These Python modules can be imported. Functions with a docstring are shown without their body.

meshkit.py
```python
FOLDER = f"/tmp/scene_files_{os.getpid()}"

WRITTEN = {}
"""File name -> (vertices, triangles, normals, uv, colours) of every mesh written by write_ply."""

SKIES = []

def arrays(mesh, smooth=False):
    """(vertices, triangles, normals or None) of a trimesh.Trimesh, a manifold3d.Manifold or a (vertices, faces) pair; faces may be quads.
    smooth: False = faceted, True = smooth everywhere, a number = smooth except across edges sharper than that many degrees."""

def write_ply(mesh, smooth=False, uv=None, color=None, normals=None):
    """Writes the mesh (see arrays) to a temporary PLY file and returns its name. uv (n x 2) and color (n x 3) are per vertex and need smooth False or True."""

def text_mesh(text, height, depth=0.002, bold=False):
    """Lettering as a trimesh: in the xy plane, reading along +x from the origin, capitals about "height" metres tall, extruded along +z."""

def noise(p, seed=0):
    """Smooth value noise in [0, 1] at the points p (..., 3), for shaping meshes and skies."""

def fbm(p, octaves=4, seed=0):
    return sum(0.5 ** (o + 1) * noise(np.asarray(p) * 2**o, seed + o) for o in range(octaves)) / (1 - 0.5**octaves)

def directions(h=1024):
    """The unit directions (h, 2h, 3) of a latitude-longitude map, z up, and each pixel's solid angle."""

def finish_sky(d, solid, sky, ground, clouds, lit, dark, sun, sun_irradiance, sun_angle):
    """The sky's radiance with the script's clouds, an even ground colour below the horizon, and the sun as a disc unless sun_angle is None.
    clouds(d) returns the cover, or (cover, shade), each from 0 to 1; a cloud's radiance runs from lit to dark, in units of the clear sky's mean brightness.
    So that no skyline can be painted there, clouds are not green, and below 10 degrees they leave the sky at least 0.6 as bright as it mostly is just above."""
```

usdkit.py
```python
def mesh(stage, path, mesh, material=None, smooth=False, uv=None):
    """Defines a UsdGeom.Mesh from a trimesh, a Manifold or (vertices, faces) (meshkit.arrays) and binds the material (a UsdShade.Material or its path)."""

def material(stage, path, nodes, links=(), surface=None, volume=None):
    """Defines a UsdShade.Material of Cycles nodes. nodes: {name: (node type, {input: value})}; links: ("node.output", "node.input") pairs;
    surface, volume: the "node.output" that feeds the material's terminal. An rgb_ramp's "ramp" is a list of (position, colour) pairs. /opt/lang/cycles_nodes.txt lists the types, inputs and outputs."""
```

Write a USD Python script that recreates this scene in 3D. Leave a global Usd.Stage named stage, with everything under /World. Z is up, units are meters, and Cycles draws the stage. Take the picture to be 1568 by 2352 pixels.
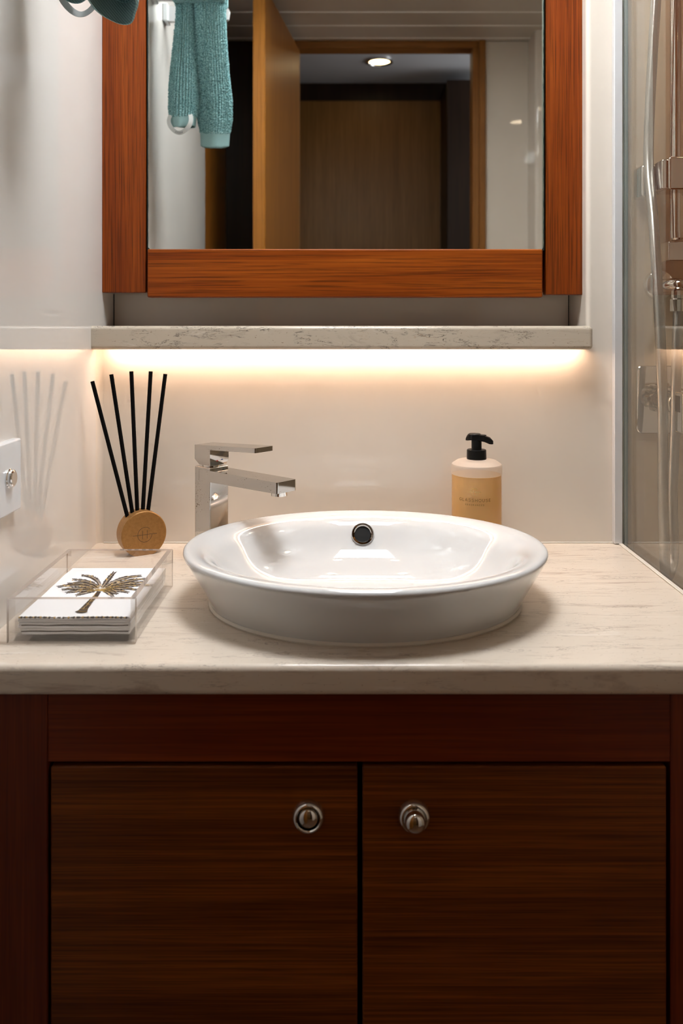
import math, random
import numpy as np, trimesh, manifold3d as m3, usdkit, meshkit
from shapely.geometry import Polygon
from pxr import Usd, UsdGeom, UsdShade, Gf, Sdf

stage = Usd.Stage.CreateInMemory()
UsdGeom.SetStageUpAxis(stage, UsdGeom.Tokens.z)
UsdGeom.SetStageMetersPerUnit(stage, 1.0)
UsdGeom.Xform.Define(stage, '/World')
UsdGeom.Scope.Define(stage, '/World/Looks')

# ------------------------------------------------------------------ camera, lights, exposure
F = 1900.0            # focal length in pixels of the 1568 px wide frame
E = 1.17              # eye height
CX, CY = 784.0, 750.0 # vanishing point in the frame
AP = 24.0
cam = UsdGeom.Camera.Define(stage, '/World/camera')
cam.CreateHorizontalApertureAttr(AP)
cam.CreateVerticalApertureAttr(AP * 2352 / 1568)
cam.CreateFocalLengthAttr(AP * F / 1568)
cam.CreateVerticalApertureOffsetAttr(-AP * (1176 - CY) / 1568)
cam.CreateFStopAttr(5.0)
cam.CreateFocusDistanceAttr(1.17)
cam.CreateClippingRangeAttr(Gf.Vec2f(0.02, 50))
cam.CreateExposureAttr(0.0)
cam.AddTranslateOp().Set(Gf.Vec3d(0, 0, E))
cam.AddRotateXOp().Set(90.0)

HATCH = (0.94, 0.97, 1.0, 39.0)       # colour, strength of the overhead light panel
SPOT = (1.0, 0.78, 0.52, 55.0)       # two warm downlights over the counter
LED = (1.0, 0.70, 0.51, 38.0)        # strip under the stone shelf
HALL = (1.0, 0.72, 0.36, 16.0)       # corridor downlight
WINDOW = (0.92, 0.94, 1.0, 4.5)       # daylight at the end of the corridor
SHOWER = (1.0, 0.78, 0.54, 22.0)     # downlight inside the shower

def P(px, py, d):
    """the world point seen at pixel (px, py) at depth d"""
    return np.array([(px - CX) / F * d, d, E + (CY - py) / F * d])
def PX(px, d): return (px - CX) / F * d
def PZ(py, d): return E + (CY - py) / F * d

# ------------------------------------------------------------------ helpers
used = {}
def numbered(parent, name):
    k = (parent, name)
    n = used.get(k, 0); used[k] = n + 1
    return name if n == 0 else f'{name}_{n:03d}'
def tag(o, label=None, cat=None, group=None, kind=None):
    for k, v in (('label', label), ('category', cat), ('group', group), ('kind', kind)):
        if v: o.SetCustomDataByKey(k, v)
    return o
class Thing:
    def __init__(self, name, loc, label=None, cat=None, group=None, kind=None, rz=0.0):
        self.path = '/World/' + numbered('/World', name)
        self.loc = np.array(loc, float); self.rz = rz
        x = UsdGeom.Xform.Define(stage, self.path)
        x.AddTranslateOp().Set(Gf.Vec3d(*map(float, loc)))
        if rz: x.AddRotateZOp().Set(rz)
        self.prim = tag(x.GetPrim(), label, cat, group, kind)
    def part(self, name, mesh, mat, smooth=False, under=None, local=False, label=None, kind=None):
        base = under or self.path
        p = base + '/' + numbered(base, name)
        if not local: mesh = moved(mesh, -self.loc)
        g = usdkit.mesh(stage, p, mesh, MAT[mat], smooth)
        tag(g.GetPrim(), label, kind=kind)
        return p
def single(name, mesh, mat, label=None, cat=None, group=None, kind=None, smooth=False):
    g = usdkit.mesh(stage, '/World/' + numbered('/World', name), mesh, MAT[mat], smooth)
    return tag(g.GetPrim(), label, cat, group, kind)
def tm(x):
    if isinstance(x, trimesh.Trimesh): return x
    if hasattr(x, 'to_mesh'):
        m = x.to_mesh(); return trimesh.Trimesh(m.vert_properties[:, :3], m.tri_verts, process=False)
    return trimesh.Trimesh(*x, process=False)
def moved(m, v):
    m = tm(m).copy(); m.apply_translation(v); return m
def cat(*ms): return trimesh.util.concatenate([tm(m) for m in ms])
def box(x0, x1, y0, y1, z0, z1):
    b = trimesh.creation.box((x1 - x0, y1 - y0, z1 - z0)); b.apply_translation(((x0 + x1) / 2, (y0 + y1) / 2, (z0 + z1) / 2)); return b
def cbox(x0, x1, y0, y1, z0, z1, c=0.0015):
    pts = []
    for ax in range(3):
        lo, hi = [x0, y0, z0], [x1, y1, z1]
        for i in (0, 1):
            for j in (0, 1):
                for k in (0, 1):
                    p = [(lo, hi)[i][0] + (c if i == 0 else -c), (lo, hi)[j][1] + (c if j == 0 else -c), (lo, hi)[k][2] + (c if k == 0 else -c)]
                    p[ax] = ((lo, hi)[(i, j, k)[ax]])[ax]
                    pts.append(p)
    return tm(m3.Manifold.hull_points(np.array(pts)))
def rbox(x0, x1, y0, y1, z0, z1, r, seg=16):
    s = m3.Manifold.sphere(r, seg)
    return tm(m3.Manifold.batch_hull([s.translate((a, b, c)) for a in (x0 + r, x1 - r) for b in (y0 + r, y1 - r) for c in (z0 + r, z1 - r)]))
def man(m):
    m = tm(m).copy(); m.merge_vertices()
    return m3.Manifold(m3.Mesh(np.asarray(m.vertices, np.float32), np.asarray(m.faces, np.uint32)))
def lathe(profile, seg=64, axis='z', at=(0, 0, 0)):
    m = trimesh.creation.revolve(np.array(profile, float), sections=seg)
    if axis == '-y': m.apply_transform(trimesh.transformations.rotation_matrix(math.pi / 2, (1, 0, 0)))
    if axis == 'x': m.apply_transform(trimesh.transformations.rotation_matrix(math.pi / 2, (0, 1, 0)))
    m.apply_translation(at); return m
def tube(pts, r, seg=20, close=True):
    pts = np.array(pts, float); n = len(pts)
    rr = np.broadcast_to(np.asarray(r, float), n)
    t = np.gradient(pts, axis=0); t /= np.linalg.norm(t, axis=1)[:, None]
    a = np.cross(t[0], (0.3, 0.9, 0.31)); a /= np.linalg.norm(a)
    V = []
    for i in range(n):
        a = a - t[i] * a.dot(t[i]); a /= np.linalg.norm(a); b = np.cross(t[i], a)
        th = np.arange(seg) / seg * 2 * math.pi
        V.append(pts[i] + rr[i] * (np.cos(th)[:, None] * a + np.sin(th)[:, None] * b))
    V = np.vstack(V); Fc = []
    for i in range(n - 1):
        for k in range(seg):
            p, q = i * seg + k, i * seg + (k + 1) % seg
            Fc += [(p, q, q + seg), (p, q + seg, p + seg)]
    if close:
        V = np.vstack([V, pts[0], pts[-1]])
        for k in range(seg):
            Fc += [(n * seg, (k + 1) % seg, k), (n * seg + 1, (n - 1) * seg + k, (n - 1) * seg + (k + 1) % seg)]
    return trimesh.Trimesh(V, Fc, process=False)
def spline(pts, n):
    from scipy.interpolate import CubicSpline
    pts = np.array(pts, float); s = np.r_[0, np.cumsum(np.linalg.norm(np.diff(pts, axis=0), axis=1))]
    return CubicSpline(s, pts)(np.linspace(0, s[-1], n))
def loft(rings, cap0=True, cap1=True):
    """rings: list of (n,3) loops"""
    n = len(rings[0]); V = np.vstack(rings); Fc = []
    for i in range(len(rings) - 1):
        for k in range(n):
            p, q = i * n + k, i * n + (k + 1) % n
            Fc += [(p, q, q + n), (p, q + n, p + n)]
    if cap0:
        V = np.vstack([V, rings[0].mean(0)]); c = len(V) - 1
        Fc += [(c, (k + 1) % n, k) for k in range(n)]
    if cap1:
        V = np.vstack([V, rings[-1].mean(0)]); c = len(V) - 1; o = (len(rings) - 1) * n
        Fc += [(c, o + k, o + (k + 1) % n) for k in range(n)]
    return trimesh.Trimesh(V, Fc, process=False)
def ribbon_text(text, height, pitch, depth, where, bold=False):
    """letters one by one; where(x, y, z) bends flat coordinates into place"""
    out = []; x = 0.0; ws = []
    for ch in text:
        g = meshkit.text_mesh(ch, height, depth, bold); ws.append((g, g.bounds[1][0] - g.bounds[0][0], g.bounds[0][0]))
    total = sum(w for _, w, _ in ws) + pitch * (len(text) - 1); x = -total / 2
    for g, w, x0 in ws:
        g = g.copy(); g.vertices = np.array([where(*(v + (x - x0, 0, 0))) for v in g.vertices]); out.append(g); x += w + pitch
    return trimesh.util.concatenate(out)

# ------------------------------------------------------------------ materials
MAT = {}
def mat(name, nodes, links=(), surface='p.BSDF'):
    MAT[name] = usdkit.material(stage, '/World/Looks/' + name, nodes, list(links), surface=surface)
def plain(name, color, rough=0.5, **kw):
    mat(name, {'p': ('principled_bsdf', {'base_color': color, 'roughness': rough, **kw})})
def glow(name, c):
    mat(name, {'e': ('emission', {'color': c[:3], 'strength': c[3]})}, surface='e.emission')
def gloss_paint(name, color, rough, var=0.03, spec=0.5, grit=0.012):
    mat(name, {'g': ('geometry', {}), 'n': ('noise_texture', {'scale': 5.0, 'detail': 4.0}),
               'r': ('rgb_ramp', {'ramp': [(0.3, [c * (1 - var) for c in color]), (0.7, [min(1, c * (1 + var)) for c in color])]}),
               'm': ('noise_texture', {'scale': 900.0, 'detail': 1.0}), 'b': ('bump', {'strength': grit, 'distance': 0.001}),
               'p': ('principled_bsdf', {'roughness': rough, 'specular_ior_level': spec})},
        [('g.position', 'n.vector'), ('g.position', 'm.vector'), ('n.fac', 'r.fac'), ('r.color', 'p.base_color'), ('m.fac', 'b.height')] + ([('b.normal', 'p.normal')] if grit else []))
def wood(name, axis, dark, mid, light, rough=0.3, coat=0.0, fine=1.0, pore=0.55, spec=0.5, stops=(0.28, 0.47, 0.70)):
    def sc(a, b): return tuple(b if k == axis else a for k in 'xyz')
    mat(name, {'g': ('geometry', {}), 'o': ('object_info', {}), 'k': ('math', {'math_type': 'multiply', 'value2': 17.0}),
               'c': ('combine_xyz', {}), 'a': ('vector_math', {'math_type': 'add'}),
               'm1': ('mapping', {'scale': sc(26 * fine, 1.1)}), 'n1': ('noise_texture', {'scale': 1.0, 'detail': 5.0, 'roughness': 0.62, 'distortion': 0.7}),
               'm2': ('mapping', {'scale': sc(230 * fine, 2.4)}), 'n2': ('noise_texture', {'scale': 1.0, 'detail': 4.0, 'roughness': 0.6, 'distortion': 0.25}),
               'm3': ('mapping', {'scale': sc(620 * fine, 9.0)}), 'n3': ('noise_texture', {'scale': 1.0, 'detail': 2.0}),
               'x1': ('mix', {'fac': 0.5}), 'r': ('rgb_ramp', {'ramp': [(stops[0], dark), (stops[1], mid), (stops[2], light)]}),
               'r3': ('rgb_ramp', {'ramp': [(0.36, (pore, pore, pore)), (0.50, (1, 1, 1))]}),
               'x2': ('mix', {'mix_type': 'multiply', 'fac': 1.0}), 'b': ('bump', {'strength': 0.12, 'distance': 0.0006}),
               'p': ('principled_bsdf', {'roughness': rough, 'coat_weight': coat, 'coat_roughness': 0.12, 'specular_ior_level': spec})},
        [('o.random', 'k.value1'), ('k.value', 'c.x'), ('k.value', 'c.y'), ('k.value', 'c.z'), ('g.position', 'a.vector1'), ('c.vector', 'a.vector2'),
         ('a.vector', 'm1.vector'), ('a.vector', 'm2.vector'), ('a.vector', 'm3.vector'), ('m1.vector', 'n1.vector'), ('m2.vector', 'n2.vector'), ('m3.vector', 'n3.vector'),
         ('n1.fac', 'x1.color1'), ('n2.fac', 'x1.color2'), ('x1.color', 'r.fac'), ('n3.fac', 'r3.fac'), ('r.color', 'x2.color1'), ('r3.color', 'x2.color2'),
         ('x2.color', 'p.base_color'), ('n3.fac', 'b.height'), ('b.normal', 'p.normal')])
def stone(name, base, pale, grey, streak, crack, rough, sx=4.0, sy=46.0, amount=1.0):
    mat(name, {'g': ('geometry', {}),
               'm1': ('mapping', {'scale': (sx, sy, sy)}), 'n1': ('noise_texture', {'scale': 1.0, 'detail': 8.0, 'roughness': 0.68, 'distortion': 0.8}),
               'r1': ('rgb_ramp', {'ramp': [(0.30, grey), (0.44, base), (0.60, base), (0.74, pale)]}),
               'm2': ('mapping', {'scale': (sx * 3.2, sy * 1.7, sy * 1.7), 'location': (3.1, 7.7, 1.3)}), 'n2': ('noise_texture', {'scale': 1.0, 'detail': 6.0, 'roughness': 0.7, 'distortion': 1.2}),
               'r2': ('rgb_ramp', {'ramp': [(0.60, (0, 0, 0)), (0.72, (1, 1, 1))]}),
               'x1': ('mix', {}), 'q1': ('math', {'math_type': 'multiply', 'value2': 0.55 * amount}),
               'm3': ('mapping', {'scale': (sx * 1.0, sy * 1.0, sy * 1.5), 'location': (9.2, 2.7, 5.3)}), 'n3': ('noise_texture', {'scale': 1.0, 'detail': 5.0, 'roughness': 0.72, 'distortion': 1.0}),
               'd3': ('math', {'math_type': 'subtract', 'value2': 0.5}), 'a3': ('math', {'math_type': 'absolute'}), 'r3': ('rgb_ramp', {'ramp': [(0.0, (1, 1, 1)), (0.005, (1, 1, 1)), (0.013, (0, 0, 0))]}),
               'm4': ('mapping', {'scale': (sx * 1.6, sy * 0.8, sy * 0.8), 'location': (1.2, 8.7, 2.3)}), 'n4': ('noise_texture', {'scale': 1.0, 'detail': 2.0}), 'r4': ('rgb_ramp', {'ramp': [(0.52, (0, 0, 0)), (0.58, (1, 1, 1))]}),
               'q3': ('math', {'math_type': 'multiply'}), 'q4': ('math', {'math_type': 'multiply', 'value2': 0.9 * amount ** 4}), 'x2': ('mix', {}),
               'm5': ('mapping', {'scale': (260, 420, 420)}), 'n5': ('noise_texture', {'scale': 1.0, 'detail': 1.0}), 'r5': ('rgb_ramp', {'ramp': [(0.70, (1, 1, 1)), (0.78, (0.5, 0.4, 0.33))]}),
               'x3': ('mix', {'mix_type': 'multiply', 'fac': 0.75 * min(1, amount)}),
               'p': ('principled_bsdf', {'roughness': rough, 'specular_ior_level': 0.45}),
               's2': ('rgb_ramp', {'ramp': [(0, streak), (1, streak)]}), 's3': ('rgb_ramp', {'ramp': [(0, crack), (1, crack)]})},
        [('g.position', f'm{i}.vector') for i in (1, 2, 3, 4, 5)] + [(f'm{i}.vector', f'n{i}.vector') for i in (1, 2, 3, 4, 5)] +
        [('n1.fac', 'r1.fac'), ('n2.fac', 'r2.fac'), ('r2.color', 'q1.value1'), ('q1.value', 'x1.fac'), ('r1.color', 'x1.color1'), ('s2.color', 'x1.color2'),
         ('n3.fac', 'd3.value1'), ('d3.value', 'a3.value1'), ('a3.value', 'r3.fac'), ('n4.fac', 'r4.fac'), ('r3.color', 'q3.value1'), ('r4.color', 'q3.value2'), ('q3.value', 'q4.value1'),
         ('q4.value', 'x2.fac'), ('x1.color', 'x2.color1'), ('s3.color', 'x2.color2'), ('n5.fac', 'r5.fac'), ('x2.color', 'x3.color1'), ('r5.color', 'x3.color2'), ('x3.color', 'p.base_color')])

gloss_paint('wall_gloss', (0.68, 0.615, 0.535), 0.03, 0.02, 0.5, 0.0)
gloss_paint('wall_side', (0.72, 0.69, 0.65), 0.004, 0.02, 1.0, 0.0)
gloss_paint('wall_shower', (0.50, 0.39, 0.28), 0.12, 0.03)
gloss_paint('ceiling_paint', (0.62, 0.56, 0.49), 0.35, 0.05)
gloss_paint('ceiling_bead', (0.86, 0.84, 0.80), 0.3, 0.02)
gloss_paint('hall_ceiling', (0.60, 0.60, 0.62), 0.35, 0.02)
gloss_paint('trim_white', (0.78, 0.77, 0.75), 0.25, 0.02)
wood('teak_upright', 'z', (0.080, 0.011, 0.0008), (0.178, 0.031, 0.0018), (0.28, 0.060, 0.004), 0.38, 0.0, 1.0, 0.55, 0.25)
wood('teak_level', 'x', (0.095, 0.013, 0.0008), (0.218, 0.042, 0.002), (0.36, 0.086, 0.006), 0.38, 0.0, 1.0, 0.55, 0.25)
wood('vanity_oak', 'x', (0.075, 0.016, 0.0015), (0.180, 0.043, 0.0036), (0.34, 0.092, 0.008), 0.42, 0.0, 1.5, 0.6, 0.3, (0.32, 0.48, 0.66))
wood('vanity_frame_level', 'x', (0.085, 0.008, 0.0013), (0.16, 0.022, 0.002), (0.26, 0.045, 0.004), 0.4, 0.0, 0.7, 0.8, 0.3)
wood('vanity_frame_upright', 'z', (0.085, 0.008, 0.0013), (0.16, 0.022, 0.002), (0.26, 0.045, 0.004), 0.4, 0.0, 0.7, 0.8, 0.3)
wood('door_oak', 'z', (0.20, 0.070, 0.008), (0.29, 0.108, 0.014), (0.37, 0.15, 0.024), 0.36, 0.0, 0.8, 0.75, 0.3)
wood('frame_oak', 'z', (0.17, 0.062, 0.012), (0.25, 0.10, 0.022), (0.33, 0.145, 0.035), 0.36, 0.0, 0.8, 0.75, 0.3)
wood('frame_oak_level', 'x', (0.17, 0.062, 0.012), (0.25, 0.10, 0.022), (0.33, 0.145, 0.035), 0.36, 0.0, 0.8, 0.75, 0.3)
wood('hall_oak', 'z', (0.14, 0.060, 0.013), (0.21, 0.096, 0.021), (0.28, 0.137, 0.035), 0.4, 0.0, 0.9, 0.75, 0.25)
wood('dark_wood', 'z', (0.010, 0.005, 0.003), (0.022, 0.011, 0.006), (0.035, 0.017, 0.009), 0.4, 0.0, 0.8, 0.8, 0.2)
wood('floor_teak', 'x', (0.06, 0.025, 0.010), (0.11, 0.048, 0.018), (0.16, 0.075, 0.030), 0.4)
stone('counter_stone', (0.69, 0.60, 0.50), (0.80, 0.74, 0.67), (0.44, 0.34, 0.27), (0.40, 0.28, 0.20), (0.26, 0.20, 0.16), 0.24, 7.0, 56.0, 0.9)
stone('shelf_stone', (0.50, 0.43, 0.34), (0.62, 0.56, 0.47), (0.40, 0.33, 0.26), (0.40, 0.27, 0.17), (0.05, 0.04, 0.035), 0.22, 14.0, 55.0, 1.0)
plain('black_void', (0.004, 0.0035, 0.003), 0.8)
mat('mirror_silver', {'p': ('metallic_bsdf', {'color': (0.80, 0.81, 0.78), 'edge_tint': (0.9, 0.9, 0.9), 'roughness': 0.006})})
plain('mirror_edge', (0.012, 0.022, 0.022), 0.15)
plain('ceramic', (0.66, 0.665, 0.665), 0.05, coat_weight=0.6, coat_roughness=0.02)
plain('silicone', (0.68, 0.63, 0.55), 0.4)
mat('chrome', {'p': ('metallic_bsdf', {'color': (0.80, 0.79, 0.77), 'edge_tint': (0.95, 0.95, 0.95), 'roughness': 0.03})})
mat('chrome_spotted', {'g': ('geometry', {}), 'n': ('noise_texture', {'scale': 520.0, 'detail': 2.0}), 'w': ('noise_texture', {'scale': 30.0, 'detail': 2.0}),
                       'x': ('mix', {'fac': 0.35}), 'r': ('rgb_ramp', {'ramp': [(0.635, (0.52, 0.505, 0.485)), (0.69, (0.16, 0.12, 0.09))]}),
                       'p': ('metallic_bsdf', {'edge_tint': (0.95, 0.95, 0.95), 'roughness': 0.045})},
    [('g.position', 'n.vector'), ('g.position', 'w.vector'), ('n.fac', 'x.color1'), ('w.fac', 'x.color2'), ('x.color', 'r.fac'), ('r.color', 'p.color')])
mat('steel_hose', {'g': ('geometry', {}), 'm': ('mapping', {'scale': (0, 0, 420)}), 'w': ('wave_texture', {'scale': 1.0, 'wave_type': 'bands', 'bands_direction': 'z'}),
                   'b': ('bump', {'strength': 0.25, 'distance': 0.0006}), 'p': ('metallic_bsdf', {'color': (0.45, 0.45, 0.45), 'edge_tint': (0.9, 0.9, 0.9), 'roughness': 0.24})},
    [('g.position', 'm.vector'), ('m.vector', 'w.vector'), ('w.fac', 'b.height'), ('b.normal', 'p.normal')])
plain('aluminium', (0.66, 0.66, 0.67), 0.35, metallic=0.25)
plain('black_matte', (0.004, 0.004, 0.004), 0.4, specular_ior_level=0.2)
plain('black_stick', (0.003, 0.003, 0.003), 0.7, specular_ior_level=0.08)
mat('gold_paint', {'g': ('geometry', {}), 'n': ('noise_texture', {'scale': 230.0, 'detail': 3.0}), 'w': ('voronoi_texture', {'scale': 130.0, 'randomness': 1.0}),
                   'k': ('rgb_ramp', {'ramp': [(0.05, (0.10, 0.06, 0.03)), (0.09, (1, 1, 1))]}),
                   'r': ('rgb_ramp', {'ramp': [(0.3, (0.31, 0.155, 0.045)), (0.7, (0.38, 0.195, 0.06))]}), 'x': ('mix', {'mix_type': 'multiply', 'fac': 0.4}),
                   'p': ('principled_bsdf', {'roughness': 0.38, 'metallic': 0.45})},
    [('g.position', 'n.vector'), ('g.position', 'w.vector'), ('n.fac', 'r.fac'), ('w.distance', 'k.fac'), ('r.color', 'x.color1'), ('k.color', 'x.color2'), ('x.color', 'p.base_color')])
plain('engraving', (0.10, 0.055, 0.02), 0.6)
plain('gold_foil', (0.78, 0.58, 0.25), 0.25, metallic=0.9)
plain('gold_foil_dark', (0.22, 0.13, 0.035), 0.4, metallic=0.4)
for nm, fc in (('frosted_plastic', 0.24), ('frosted_shoulder', 0.72)):
    mat(nm, {'t': ('transparent_bsdf', {'color': (1, 1, 1)}), 'd': ('principled_bsdf', {'base_color': (0.70, 0.645, 0.585), 'roughness': 0.35}), 'l': ('translucent_bsdf', {'color': (0.74, 0.69, 0.63)}),
             'm1': ('mix_closure', {'fac': 0.4}), 'm2': ('mix_closure', {'fac': fc})},
        [('d.BSDF', 'm1.closure1'), ('l.BSDF', 'm1.closure2'), ('t.BSDF', 'm2.closure1'), ('m1.closure', 'm2.closure2')], surface='m2.closure')
mat('amber_soap', {'d': ('principled_bsdf', {'base_color': (0.78, 0.45, 0.09), 'roughness': 0.3}), 'l': ('translucent_bsdf', {'color': (0.85, 0.50, 0.10)}), 'm': ('mix_closure', {'fac': 0.25})},
    [('d.BSDF', 'm.closure1'), ('l.BSDF', 'm.closure2')], surface='m.closure')
def clear_sheet(name, tint, body=None, amount=0.0):
    # the fresnel node inverts the index on the leaving side: give it the inverse there, so that both sides reflect alike
    n = {'q': ('geometry', {}), 'i': ('mix_float', {'a': 1.50, 'b': 1 / 1.50}), 'f': ('fresnel', {}), 't': ('transparent_bsdf', {'color': tint}), 'g': ('glossy_bsdf', {'color': (1, 1, 1), 'roughness': 0.0}), 'm': ('mix_closure', {})}
    l = [('q.backfacing', 'i.fac'), ('i.result', 'f.IOR'), ('f.fac', 'm.fac'), ('g.BSDF', 'm.closure2')]
    if amount:
        n['d'] = ('principled_bsdf', {'base_color': body, 'roughness': 0.2}); n['k'] = ('mix_closure', {'fac': amount})
        l += [('t.BSDF', 'k.closure1'), ('d.BSDF', 'k.closure2'), ('k.closure', 'm.closure1')]
    else: l += [('t.BSDF', 'm.closure1')]
    mat(name, n, l, surface='m.closure')
clear_sheet('screen_glass', (0.93, 0.92, 0.89))
clear_sheet('acrylic', (0.985, 0.98, 0.975), (0.80, 0.75, 0.71), 0.025)
clear_sheet('acrylic_rim', (0.86, 0.82, 0.79), (0.66, 0.58, 0.53), 0.30)
plain('glass_edge', (0.16, 0.25, 0.23), 0.12)
plain('glass_edge_pale', (0.42, 0.50, 0.47), 0.15)
mat('linen', {'g': ('geometry', {}), 'm': ('mapping', {'scale': (1600, 1600, 300)}), 'n': ('noise_texture', {'scale': 1.0, 'detail': 1.0}), 'b': ('bump', {'strength': 0.15, 'distance': 0.0003}),
              'p': ('principled_bsdf', {'base_color': (0.84, 0.85, 0.87), 'roughness': 0.8})},
    [('g.position', 'm.vector'), ('m.vector', 'n.vector'), ('n.fac', 'b.height'), ('b.normal', 'p.normal')])
plain('thread_dark', (0.045, 0.028, 0.016), 0.7)
plain('thread_gold', (0.50, 0.32, 0.09), 0.6)
mat('terry', {'g': ('geometry', {}), 'n': ('noise_texture', {'scale': 520.0, 'detail': 2.0}), 'r': ('rgb_ramp', {'ramp': [(0.36, (0.045, 0.13, 0.14)), (0.52, (0.17, 0.345, 0.365)), (0.68, (0.36, 0.56, 0.58))]}),
              'b': ('bump', {'strength': 0.9, 'distance': 0.002}), 'p': ('principled_bsdf', {'roughness': 0.95, 'sheen_weight': 0.35, 'sheen_tint': (0.6, 0.85, 0.85), 'specular_ior_level': 0.1})},
    [('g.position', 'n.vector'), ('n.fac', 'r.fac'), ('r.color', 'p.base_color'), ('n.fac', 'b.height'), ('b.normal', 'p.normal')])
mat('terry_hem', {'g': ('geometry', {}), 'm': ('mapping', {'scale': (1, 1, 1), 'rotation': (0, 0.7, 0)}), 'w': ('wave_texture', {'scale': 120.0, 'distortion': 0.6, 'bands_direction': 'x'}),
                  'r': ('rgb_ramp', {'ramp': [(0.0, (0.17, 0.29, 0.30)), (1.0, (0.27, 0.42, 0.43))]}), 'b': ('bump', {'strength': 0.3, 'distance': 0.0006}), 'p': ('principled_bsdf', {'roughness': 0.85, 'specular_ior_level': 0.15})},
    [('g.position', 'm.vector'), ('m.vector', 'w.vector'), ('w.fac', 'r.fac'), ('r.color', 'p.base_color'), ('w.fac', 'b.height'), ('b.normal', 'p.normal')])
plain('loop_tape', (0.50, 0.52, 0.52), 0.7)
plain('loop_ink', (0.06, 0.07, 0.08), 0.7)
plain('white_plastic', (0.72, 0.75, 0.78), 0.12)
plain('red_mark', (0.5, 0.02, 0.02), 0.4)
plain('blue_mark', (0.02, 0.06, 0.4), 0.4)
glow('hatch_light', HATCH); glow('spot_light', SPOT); glow('led_light', LED); glow('hall_light', HALL); glow('shower_light', SHOWER); glow('window_light', WINDOW)

# ------------------------------------------------------------------ room shell
WX, WY = -0.398, 1.35            # left wall, wall behind the counter
NB = 1.446                       # back of the recess above the shelf
CT = E - 0.353                   # counter top
SB, ST = PZ(803, 1.315), PZ(748.5, 1.315)   # shelf underside, top
CEIL = E + 0.98
MY = 1.372                       # mirror plane
FY = -0.10                       # front wall with the door

single('floor', box(-0.75, 1.3, -1.3, 1.6, -0.05, 0.0), 'floor_teak', 'dark teak cabin floor below the vanity', 'floor', kind='structure')
single('wall_left', box(WX - 0.03, WX, 0.33, NB + 0.06, 0, CEIL), 'wall_side', 'glossy white panelled wall left of the basin', 'wall', kind='structure')
pil = tm(m3.Manifold.batch_hull([m3.Manifold.cylinder(CEIL - ST, 0.008, 0.008, 32).translate((0.408, WY + 0.008, ST))] +
                               [m3.Manifold.cube((0.004, 0.004, CEIL - ST)).translate(p) for p in ((0.400, NB + 0.05, ST), (0.451, WY, ST), (0.451, NB + 0.05, ST))]))
wb = cat(box(WX, 0.455, WY, NB + 0.054, 0.0, SB), box(WX, 0.455, WY + 0.02, NB + 0.054, SB, ST - 0.004),
         box(0.4005, 0.455, WY, WY + 0.06, SB, ST),
         box(WX, 0.41, NB, NB + 0.054, ST - 0.004, CEIL), pil)
single('wall_back', wb, 'wall_gloss', 'glossy cream splashback wall behind basin with recess above the shelf', 'wall', kind='structure', smooth=25)
single('wall_shower', box(0.4551, 1.2, WY, NB + 0.054, 0, CEIL), 'wall_shower', 'beige shower wall behind the glass screen', 'wall', kind='structure')
single('wall_right', box(1.2, 1.23, FY - 0.05, NB + 0.054, 0, CEIL), 'wall_shower', 'far side wall of the shower enclosure', 'wall', kind='structure')
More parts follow.
